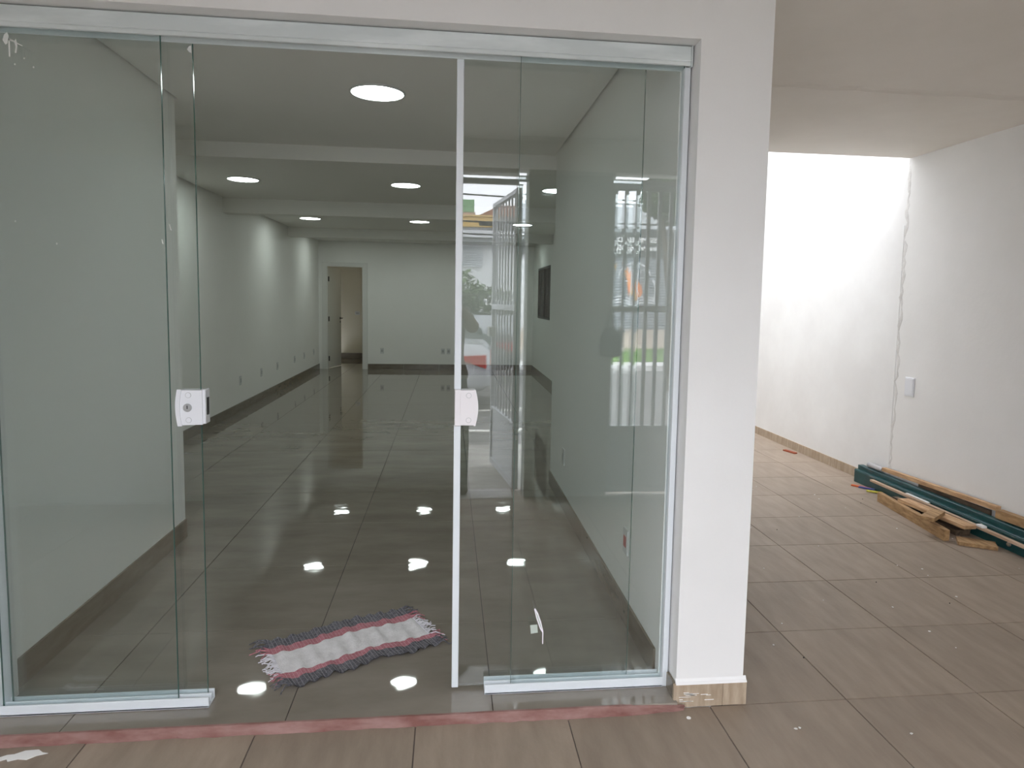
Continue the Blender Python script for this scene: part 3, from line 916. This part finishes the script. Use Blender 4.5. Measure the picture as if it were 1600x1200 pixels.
# ================================================================== the street side, seen mirrored in the glass
# street boundary: column, walls, header tube
struct(B(.579, 1.222, YG - .15, YG + .05, ZS - .1, 2.420), 'column', 'column_grey', 'grey column between the open gate leaf and the barred gate', 'column')
struct(B(-3.1, -1.45, YG - .12, YG + .05, ZS - .1, 2.420).box(2.55, XW, YG - .12, YG + .05, ZS - .1, 2.420), 'wall_street', 'paint', 'white street wall either side of the gates, widths set to shape the light', 'wall')  # driveway-side stretch added to block light; gateway edge placed to admit it
tag(MB().cbox(-1.45, 2.55, YG - .03, YG + .03, 2.340, 2.378, .003).build('gate_header', 'gate_white'), 'grey steel header tube running over the street gates', 'header', None, 'structure')
struct(B(-1.45, .5, YG - .17, YG + .09, ZS - .02, ZS + .004), 'gate_sill', 'kerb_white', 'pale sill across the street gateway', 'sill')

def gate(name, x0, x1, label, pitch=.087, w=.0135, d=.012):
    """barred steel gate in the plane y = 0 (local), x0..x1"""
    t = thing(name, (0, 0, 0), label, 'gate')
    z0, z1 = ZS + .02, 2.335
    fr = .03
    for a, b in ((x0, x0 + fr), (x1 - fr, x1)):
        MB().cbox(a, b, -.02, .02, z0, z1, .002).build('stile', 'gate_white', t)
    for a, b in ((z0, z0 + .05), (.478, .515), (1.396, 1.443), (z1 - .035, z1)):
        MB().cbox(x0 + fr, x1 - fr, -.02, .02, a, b, .002).build('rail', 'gate_white', t)
    MB().box(x0 + fr, x1 - fr, -.004, .004, z0 + .05, .478).build('sheet_panel', 'gate_white', t)
    n = int(round((x1 - x0 - fr) / pitch))
    for k in range(1, n):
        x = x0 + fr / 2 + (x1 - x0 - fr) * k / n
        MB().cbox(x - w, x + w, -d, d, .515, z1 - .035, .001).build('bar', 'gate_white', t)
    return t
g1 = gate('barred_gate', 1.222, 2.55, 'closed white barred driveway gate facing the street')
g1.location = (0, YG, 0)
g2 = gate('barred_gate', 0.0, .96, 'white barred gate leaf standing open towards the street', .111, .010, .006)
# lock box on the free stile, bolt on the middle rail
MB().cbox(.90, .99, -.05, .03, 1.15, 1.24, .004).build('lock_box', 'column_grey', g2)
MB().cbox(.2, .90, .02, .035, 1.435, 1.475, .003).build('drop_bolt', 'gate_white', g2)
g2.location = (.530, YG - .09, 0)
g2.rotation_euler = (0, 0, math.radians(-90 - 7.5))
shapeT = thing('hanging_shape', (1.23, YG + .07, 1.05), 'dark bag hanging on the barred driveway gate', 'unidentified shape')  # unidentified dark shape; its rounded body and strap are invented
k = MB()
rg = []
for z, w, d in ((1.055, .05, .02), (1.065, .085, .035), (1.12, .09, .04), (1.20, .085, .035), (1.26, .06, .022), (1.285, .03, .012)):
    rg.append([(1.225 + w * math.cos(t * .524), YG + .062 + d * math.sin(t * .524), z) for t in range(12)])
k.loft(rg)
k.smooth = True
k.build('shape_body', 'shape_dark', shapeT)
k = MB().tube([(1.19, YG + .06, 1.275), (1.205, YG + .055, 1.36), (1.225, YG + .052, 1.43), (1.245, YG + .055, 1.36), (1.26, YG + .06, 1.275)], .006, 6)
k.build('strap', 'shape_dark', shapeT)

# ground
struct(B(-14, 16, -4.6, YG - .2, -.25, -.05), 'pavement', 'concrete', 'concrete pavement outside the street gate', 'pavement')
struct(B(-30, 40, -12.45, -4.6, -.35, -.12), 'road', 'asphalt', 'grey asphalt street', 'road')
struct(B(-30, 40, -13.3, -12.45, -.35, 0.0), 'kerb', 'kerb_white', 'white painted kerb across the street', 'kerb')
struct(B(-30, 40, -90, -13.3, -.35, -.02), 'ground', 'concrete', 'ground on the far side of the street', 'ground')
for y in (-5.75, -7.3):
    tag(B(-3, 1.1, y - .06, y + .06, -.121, -.117).build('road_line', 'road_paint'), 'white line on the asphalt %s' % ('nearer the gate' if y > -6 else 'by the silver car'), 'road marking', None, 'structure')
m = MB()
for i in range(2600):
    x, y = random.uniform(3.6, 9), random.uniform(-17, -13.35)
    h = random.uniform(.06, .16)
    a = random.random() * 3.14
    dx, dy = .012 * math.cos(a), .012 * math.sin(a)
    m.add([(x - dx, y - dy, -.02), (x + dx, y + dy, -.02), (x + random.uniform(-.04, .04), y + random.uniform(-.04, .04), h)], [(0, 1, 2)])
m.box(3.4, 9.2, -17.2, -13.3, -.03, .03)
tag(m.build('grass', 'grass'), 'strip of green grass behind the white kerb', 'grass', None, 'stuff')
m = MB().prism([(-17.2, -.02), (-20, .47), (-20, -.1), (-17.2, -.1)], 'x', 1.8, 14)
struct(m, 'forecourt', 'beige_pave', 'beige sloping forecourt of the shuttered hall', 'pavement')

# hall across the street with roller shutter, sign and emblem
YC = -20.0
ch = thing('shuttered_hall', (7.0, YC, .45), 'white fronted hall with grey roller shutter, lettering and a painted flame emblem', 'building')
B(2.2, 13, YC - 6, YC - .05, -.1, 3.8).build('wall', 'house_white', ch)
B(2.2, 13, YC - .1, YC + .02, 3.80, 4.62).build('parapet', 'sheet_white', ch)
for k in range(14):
    x = 2.3 + k * .75
    B(x, x + .03, YC + .02, YC + .035, 3.80, 4.62).build('sheet_seam', 'house_white', ch)
sb = B(2.2, 13, YC - .05, YC + .04, 2.88, 3.80).build('sign_band', 'sign_grey', ch)
sh = B(2.6, 9.4, YC - .05, YC - .02, .47, 2.88).build('roller_shutter', 'shutter', ch)
for k in range(26):
    z = .50 + k * .09
    m = MB().prism([(YC - .02, z), (YC - .003, z + .03), (YC - .003, z + .055), (YC - .02, z + .082)], 'x', 2.6, 9.4)
    m.build('shutter_slat', 'shutter', sh)
def lettering(body, size, x, z, parent, mat, y=YC + .045):
    cu = bpy.data.curves.new('sign_lettering', 'FONT')
    cu.body = body
    cu.size = size
    cu.extrude = .006
    cu.offset = .006
    cu.align_x = 'LEFT'
    cu.materials.append(M[mat])
    tmp = bpy.data.objects.new('sign_lettering_curve', cu)
    C.objects.link(tmp)
    bpy.context.view_layer.update()
    dg = bpy.context.evaluated_depsgraph_get()
    me = bpy.data.meshes.new_from_object(tmp.evaluated_get(dg))
    bpy.data.objects.remove(tmp)
    o = bpy.data.objects.new('sign_lettering', me)
    o['kind'] = 'stuff'
    C.objects.link(o)
    o.parent = parent
    o.location = Vector((x, y, z)) - ORG[parent.name]
    o.rotation_euler = (math.pi / 2, 0, math.pi)      # faces the shop (+y), reads from +x to -x
    return o
lettering('ASSEMBLEIA DE DEUS', .235, 7.02, 3.36, sb, 'letter_white')
lettering('Minist\u00e9rio do BEL\u00c9M', .215, 7.02, 3.10, sb, 'letter_white')
ye = YC + .002
def flat(poly, mat, name, dy=0.0):
    MB().prism(poly, 'y', ye + dy, ye + dy + .006).build(name, mat, sh)
# flame
flat([(5.72, 2.70), (5.80, 2.45), (5.90, 2.25), (5.93, 2.0), (5.97, 1.72), (6.08, 1.66), (6.10, 1.85), (6.06, 2.05), (6.08, 2.30), (5.98, 2.45), (5.86, 2.58)], 'emblem_orange', 'flame')
flat([(6.13, 2.18), (6.18, 2.28), (6.26, 2.10), (6.40, 1.92), (6.45, 1.70), (6.36, 1.56), (6.20, 1.56), (6.24, 1.72), (6.15, 1.80), (6.20, 1.96)], 'emblem_orange', 'flame')
flat([(6.00, 1.68), (6.06, 1.60), (6.12, 1.70), (6.08, 1.84)], 'emblem_yellow', 'flame_tongue', .006)
flat([(6.16, 1.58), (6.26, 1.58), (6.22, 1.80), (6.12, 2.02), (6.14, 1.78)], 'emblem_yellow', 'flame_tongue', .006)
flat([(5.44, 2.76), (5.52, 2.66), (5.54, 2.52), (5.49, 2.62)], 'emblem_yellow', 'flame_tongue', .006)
# globe arcs and rays
def arc(cx, cz, rx, rz, a0, a1, w, mat='emblem_white', name='globe_line', n=14):
    P, Q = [], []
    for i in range(n + 1):
        t = math.radians(a0 + (a1 - a0) * i / n)
        P.append((cx + (rx + w / 2) * math.cos(t), cz + (rz + w / 2) * math.sin(t)))
        Q.append((cx + (rx - w / 2) * math.cos(t), cz + (rz - w / 2) * math.sin(t)))
    for i in range(n):
        pass
    m = MB()
    v, f = [], []
    for y in (ye + .006, ye + .014):
        for a, b in zip(P, Q):
            v += [(a[0], y, a[1]), (b[0], y, b[1])]
    k = 2 * (n + 1)
    for i in range(n):
        a = 2 * i
        f += [(a, a + 1, a + 3, a + 2), (k + a, k + a + 2, k + a + 3, k + a + 1), (a, a + 2, k + a + 2, k + a), (a + 1, k + a + 1, k + a + 3, a + 3)]
    m.add(v, f)
    m.build(name, mat, sh)
arc(6.15, 2.18, .55, .50, 10, 170, .045)
arc(6.15, 2.18, .22, .50, 20, 160, .035)
arc(6.15, 2.28, .48, .10, 200, 340, .03)
arc(6.15, 2.50, .38, .08, 200, 340, .03)
arc(6.0, 2.10, .05, .60, -80, 80, .035)
arc(6.35, 2.05, .10, .45, 100, 260, .035)
arc(6.55, 1.75, .34, .50, -40, 50, .07)
# open book
for s_, x0, x1 in ((1, 5.32, 6.12), (-1, 6.92, 6.12)):
    for k, dz in enumerate((0, -.07, -.14)):
        pts = []
        for i in range(9):
            t = i / 8
            pts.append((x0 + (x1 - x0) * t, 1.46 + dz + .14 * math.sin(t * math.pi) * (1 - k * .2) - .05 * t))
        m = MB()
        for i in range(8):
            a, b = pts[i], pts[i + 1]
            m.prism([(a[0], a[1] - .022), (b[0], b[1] - .022), (b[0], b[1] + .022), (a[0], a[1] + .022)], 'y', ye + .006, ye + .013)
        m.build('book_page', 'emblem_white', sh)

# white house opposite the gateway, with fence, hedge and the buildings behind
YH = -16.0
hs = thing('white_house', (0, YH, 0), 'white house with a louvred window and deep grey eave across the street', 'building')
B(-6, 1.75, YH - 5, YH, -.1, 3.10).build('wall', 'house_white', hs)
B(-6.3, 1.95, YH - 5.2, YH + .45, 3.10, 3.28).build('eave', 'house_white', hs)
B(-6.2, 1.90, YH, YH + .35, 2.98, 3.10).build('soffit', 'house_grey', hs)
lv = B(-.6, .90, YH, YH + .03, 2.34, 2.92).build('louvre_window', 'house_white', hs)
for k in range(9):
    z = 2.36 + k * .062
    MB().prism([(YH + .03, z), (YH + .075, z - .012), (YH + .075, z + .006), (YH + .03, z + .03)], 'x', -.58, .88).build('louvre_slat', 'sheet_white', lv)
fc = thing('iron_fence', (0, -13.7, 0), 'dark iron railing on a low wall before the white house', 'fence')
B(-4, 1.6, -13.75, -13.6, -.02, 1.12).build('base_wall', 'sheet_white', fc)
for z in (1.16, 1.58):
    B(-4, 1.6, -13.69, -13.66, z, z + .03).build('rail', 'iron', fc)
for k in range(56):
    x = -4 + k * .1
    B(x, x + .018, -13.685, -13.665, 1.12, 1.64).build('picket', 'iron', fc)
def leaves(m, c, r, n, size, squash=1.0):
    for i in range(n):
        while True:
            p = Vector((random.uniform(-1, 1), random.uniform(-1, 1), random.uniform(-1, 1)))
            if .35 < p.length < 1:
                break
        q = Vector(c) + Vector((p.x * r[0], p.y * r[1], p.z * r[2]))
        d = Vector((random.uniform(-1, 1), random.uniform(-1, 1), random.uniform(-.6, .6))).normalized()
        e = d.cross(Vector((random.uniform(-1, 1), random.uniform(-1, 1), 1))).normalized()
        s_ = size * random.uniform(.6, 1.3)
        m.add([q - d * s_, q + e * s_ * .45, q + d * s_, q - e * s_ * .45], [(0, 1, 2, 3)])
def shrub(name, label, base, crowns, n, size, trunk=.04):
    t = thing(name, base, label, 'tree')
    m = MB()
    for c, r in crowns:
        leaves(m, c, r, n, size)
    o = m.build('foliage', 'leaf', t)
    top = Vector(crowns[0][0])
    k = MB().tube([base, (Vector(base) + top) / 2 + Vector((.05, .03, 0)), top], trunk, 7, r2=trunk * .5)
    k.build('trunk', 'bark', t)
shrub('garden_bush', 'green bush rising over the iron railing of the white house', (.1, -14.3, -.02), [((.1, -14.3, 1.55), (.75, .5, .75)), ((.9, -14.4, 1.35), (.8, .4, .5))], 900, .09)
shrub('street_tree', 'dark leafed street tree beside the road', (3.9, -9.2, -.12), [((3.55, -9.0, 3.25), (.32, .4, .42)), ((4.1, -9.3, 3.6), (.7, .6, .7)), ((3.75, -9.1, 3.0), (.25, .3, .22))], 700, .10, .07)
bl = thing('yellow_house', (1, -26, 0), 'yellow and grey banded house behind the white house', 'building')
B(-6, 2.0, -31, -26, -.1, 4.45).build('wall', 'house_grey', bl)
B(-6, 2.0, -26.02, -25.9, 4.45, 4.85).build('parapet', 'house_yellow', bl)
B(-6.1, 2.05, -31, -25.8, 4.86, 4.92).build('coping', 'house_yellow', bl)
B(1.2, 1.9, -25.92, -25.88, 4.5, 4.62).build('window', 'iron', bl)
for (x0, x1, z0, z1, y, mt, rf, lab) in ((-3, 2.3, 6.5, 9.3, -60, 'house_pink', 'house_green', 'pale pink hillside house with a green upper wall'),
                                         (3.0, 9, 6.0, 9.2, -62, 'house_grey', 'roof_tile', 'grey hillside house with a red tiled roof'),
                                         (-8, 12, 4.0, 7.8, -52, 'house_grey', 'house_pink', 'long grey hillside terrace below the tiled roofs')):
    t = thing('hillside_house', ((x0 + x1) / 2, y, 0), lab, 'building', 'houses on the hillside')
    B(x0, x1, y - 5, y, -.1, z1 if y != -52 else z0 + 2.0).build('wall', mt, t)
    if rf == 'roof_tile':
        MB().prism([(x0 - .4, z1), (x1 + .4, z1), (x1 - 1.6, z1 + 1.0), (x0 + 1.6, z1 + 1.0)], 'y', y - 5.3, y + .4).build('roof', rf, t)
    elif rf == 'house_green':
        B(x0, x1 - .1, y - 4, y + .05, z1, z1 + 1.1).build('upper_storey', rf, t)
    else:
        B(x0, x1, y - .5, y + .1, z0 + 2.0, z0 + 2.4).build('parapet', rf, t)
    for k in range(3):
        xx = x0 + (x1 - x0) * (k + .7) / 3.6
        B(xx, xx + .7, y, y + .06, z0 + .4 if y == -52 else z1 - 1.4, z0 + 1.2 if y == -52 else z1 - .5).build('window', 'iron', t)
for k, (za, zb) in enumerate(((3.45, 3.30), (3.25, 3.05), (4.3, 3.6))):
    pts = []
    for i in range(17):
        t = i / 16
        pts.append((-12 + 30 * t, -11.5 - k * .3, za + (zb - za) * t - .35 * math.sin(math.pi * t)))
    tag(MB().tube(pts, .018, 5).build('overhead_cable', 'iron'), ('upper', 'middle', 'slanting')[k] + ' black overhead cable across the far side of the street', 'cable', 'overhead cables')

# ------------------------------------------------------------------ parked cars
def car(loc, rz, paint, label):
    t = thing('parked_car', (0, 0, 0), label, 'car')
    def ring(x, zb, zs, zt, w, wt):
        return [(x, -w * .86, zb), (x, w * .86, zb), (x, w, zb + .10), (x, w * 1.0, zs), (x, w * .96, (zs + zt) / 2), (x, wt, zt), (x, -wt, zt), (x, -w * .96, (zs + zt) / 2), (x, -w, zs), (x, -w, zb + .10)]
    b = MB()
    b.loft([ring(-2.15, .36, .55, .66, .70, .60), ring(-2.05, .24, .60, .74, .80, .70), ring(-1.6, .20, .66, .80, .85, .76), ring(-.8, .18, .70, .88, .87, .80), ring(.3, .18, .72, .91, .87, .80),
            ring(1.2, .20, .74, .94, .86, .79), ring(1.75, .24, .76, .97, .84, .76), ring(2.08, .28, .74, .95, .78, .70), ring(2.2, .36, .66, .84, .70, .62)])
    b.smooth = True
    b.build('body', paint, t)
    def cr(x, z, w):
        return [(x, -w, z), (x, w, z)]
    c = MB()
    low = [(-.95, .87, .78), (-.1, .90, .79), (.8, .92, .79), (1.55, .95, .76)]
    up = [(-.25, 1.40, .60), (.05, 1.46, .62), (.75, 1.46, .62), (1.0, 1.41, .60)]
    v, f = [], []
    for (x, z, w), (X, Z, Wd) in zip(low, up):
        v += [(x, -w, z), (x, w, z), (X, Wd, Z), (X, -Wd, Z)]
    for i in range(3):
        for k in range(4):
            f.append((4 * i + k, 4 * i + (k + 1) % 4, 4 * i + 4 + (k + 1) % 4, 4 * i + 4 + k))
    f += [(3, 2, 1, 0), (12, 13, 14, 15)]
    c.add(v, f)
    c.build('windows', 'car_glass', t)
    r = MB()
    r.loft([[(X, -Wd, Z + dz) for dz in (-.01, .03)] + [(X, Wd, Z + dz) for dz in (.03, -.01)] for X, Z, Wd in up])
    r.build('roof', paint, t)
    for s_ in (-1, 1):
        for a, d in (((-.25, 1.40, .60), (-.95, .87, .78)), ((1.0, 1.41, .60), (1.55, .95, .76)), ((.40, 1.46, .625), (.40, .91, .80))):
            MB().bar((a[0], s_ * a[2], a[1]), (d[0], s_ * d[2], d[1]), .06, .07).build('window_pillar', paint, t)
        for x in (-1.35, 1.35):
            w = MB().lathe([(0, -.1), (.31, -.1), (.315, -.06), (.315, .06), (.31, .1), (0, .1)], (x, s_ * .74, .31), 24, 'y')
            w = w.build('wheel', 'tyre', t)
            MB().lathe([(0, 0), (.19, 0), (.20, .012), (0, .02)] if s_ > 0 else [(0, 0), (.19, 0), (.20, -.012), (0, -.02)], (x, s_ * .84, .31), 20, 'y').build('hubcap', 'steel', w)
        MB().loft([[(1.80, s_ * .80, .80), (1.80, s_ * .86, .79), (1.80, s_ * .86, .74), (1.80, s_ * .80, .73)], [(2.10, s_ * .60, .84), (2.13, s_ * .80, .80), (2.14, s_ * .80, .62), (2.10, s_ * .60, .62)], [(2.14, s_ * .38, .84), (2.215, s_ * .42, .80), (2.225, s_ * .42, .64), (2.14, s_ * .38, .63)]]).build('tail_lamp', 'tail_red', t)
        MB().cbox(-2.14, -1.98, min(s_ * .48, s_ * .72), max(s_ * .48, s_ * .72), .58, .68, .02).build('head_lamp', 'lamp_clear', t)
    MB().cbox(2.05, 2.26, -.70, .70, .34, .52, .03).build('bumper', paint, t)
    MB().cbox(2.205, 2.225, -.22, .22, .64, .76, .004).build('number_plate', 'sheet_white', t)
    t.location = loc
    t.rotation_euler = (0, 0, rz)
    return t
car((-1.55, -8.15, -.12), math.radians(4), 'car_silver', 'silver saloon car with red tail lamps parked along the road')
car((-.9, -11.2, -.12), math.radians(2), 'car_dark', 'dark saloon car parked on the far side of the road')

# ------------------------------------------------------------------ the photographer, who shows only as a reflection
def person():
    t = thing('person', (-.04, -2.78, ZS), 'person in dark trousers and dark shirt holding up a phone at the gateway', 'person')
    me = bpy.data.meshes.new('body')
    V, E, R = [], [], []
    def chain(start, pts):
        prev = start
        for p, r in pts:
            V.append(p)
            R.append(r)
            if prev is not None:
                E.append((prev, len(V) - 1))
            prev = len(V) - 1
        return prev
    z0 = ZS
    pel = chain(None, [((0, 0, .93 + z0), .175)])
    waist = chain(pel, [((0, .01, 1.06 + z0), .165), ((0, .0, 1.22 + z0), .18), ((0, -.01, 1.38 + z0), .165)])
    neck = chain(waist, [((0, 0, 1.475 + z0), .062), ((0, .025, 1.545 + z0), .058), ((0, .045, 1.60 + z0), .085), ((0, .05, 1.67 + z0), .095), ((0, .04, 1.735 + z0), .07)])
    for s_ in (-1, 1):
        chain(pel, [((s_ * .10, 0, .82 + z0), .110), ((s_ * .125, .015, .50 + z0), .086), ((s_ * .135, -.005, .28 + z0), .074), ((s_ * .14, -.01, .10 + z0), .062), ((s_ * .15, .06, .05 + z0), .048), ((s_ * .16, .16, .042 + z0), .042)])
        wr = chain(waist, [((s_ * .165, 0, 1.41 + z0), .065), ((s_ * .215, .09, 1.29 + z0), .050), ((s_ * .235, .165, 1.305 + z0), .046), ((s_ * .16, .23, 1.40 + z0), .036), ((s_ * .10, .262, 1.465 + z0), .026), ((s_ * .075, .270, 1.50 + z0), .028)])
        for k in range(4):
            chain(wr, [((s_ * .070, .262, 1.475 + .018 * k + z0), .010), ((s_ * .060, .262, 1.468 + .022 * k + z0 + .01), .009), ((s_ * .045, .268, 1.468 + .022 * k + z0 + .01), .008)])
        chain(wr, [((s_ * .066, .29, 1.475 + z0), .011), ((s_ * .05, .300, 1.49 + z0), .009)])
    me.from_pydata(V, E, [])
    ob = bpy.data.objects.new('body', me)
    C.objects.link(ob)
    md = ob.modifiers.new('skin', 'SKIN')
    for i, r in enumerate(R):
        me.skin_vertices[0].data[i].radius = (r, r * (.66 if i in (0, 1, 2, 3) else 1.0))
    me.skin_vertices[0].data[0].use_root = True
    ob.modifiers.new('sub', 'SUBSURF').levels = 3
    ob.modifiers['sub'].render_levels = 3
    dg = bpy.context.evaluated_depsgraph_get()
    dg.update()
    nm = bpy.data.meshes.new_from_object(ob.evaluated_get(dg))
    bpy.data.objects.remove(ob)
    for k in ('skin', 'shirt', 'trousers', 'shoe'):
        nm.materials.append(M[k])
    for p in nm.polygons:
        c = p.center
        p.use_smooth = True
        if c.z < .09 + z0:
            p.material_index = 3
        elif c.z < .98 + z0:
            p.material_index = 2
        elif c.z < 1.475 + z0 and c.y < .16 and (abs(c.x) < .15 or (c.y < .085 and abs(c.x) < .24)):
            p.material_index = 1
        else:
            p.material_index = 0
    b = bpy.data.objects.new('body', nm)
    C.objects.link(b)
    b.parent = t
    b.location = (0, 0, -ZS)
    ORG[b.name] = ORG[t.name]
    h = Vector((-.04, -2.78, 0))
    m = MB()
    rg = []
    for i in range(9):
        a = i / 8 * 1.75
        z = 1.685 + ZS + .098 * math.cos(a)
        rr = max(.004, .104 * math.sin(a))
        rg.append([(h.x + rr * .85 * math.cos(k * .3927), h.y + .028 + rr * math.sin(k * .3927) * (1 if math.sin(k * .3927) < 0 else .82), z) for k in range(16)])
    m.loft(rg)
    m.smooth = True
    m.build('hair', 'hair', t)
    m = MB().loft([[(h.x + a * math.cos(k * .2618), h.y + .004 + b * math.sin(k * .2618), z + ZS) for k in range(24)] for z, a, b in ((.905, .196, .150), (.95, .192, .146), (1.03, .165, .120))])
    m.smooth = True
    m.build('shirt_hem', 'shirt', t)
    for s_ in (-1, 1):
        m = MB().lathe([(0, .006), (.006, .004), (.009, 0), (.006, -.006), (0, -.008)], (h.x + s_ * .033, h.y + .134, 1.655 + ZS), 10, 'y')
        m.build('eye', 'white_plastic', t)
        m = MB().loft([[(h.x + s_ * (.082 + d), h.y + .03 + .018 * math.cos(k * .785), 1.645 + ZS + .03 * math.sin(k * .785)) for k in range(8)] for d in (0, .014)])
        m.build('ear', 'skin', t)
    MB().loft([[(h.x - .012, h.y + .125, 1.655 + ZS), (h.x + .012, h.y + .125, 1.655 + ZS), (h.x, h.y + .132, 1.66 + ZS)], [(h.x - .018, h.y + .125, 1.61 + ZS), (h.x + .018, h.y + .125, 1.61 + ZS), (h.x, h.y + .155, 1.615 + ZS)]]).build('nose', 'skin', t)
    MB().cbox(h.x - .025, h.x + .025, h.y + .112, h.y + .124, 1.580 + ZS, 1.588 + ZS, .003).build('mouth', 'lips', t)
person()
ph = thing('mobile_phone', (-.04, -2.50, 1.42), 'black mobile phone held up by the person at the gateway', 'phone')
MB().cbox(-.076, -.004, -2.502, -2.494, 1.405, 1.555, .003).build('phone_body', 'black_plastic', ph)
MB().cbox(-.073, -.007, -2.5035, -2.5015, 1.410, 1.550, .0005).build('screen', 'car_glass', ph)
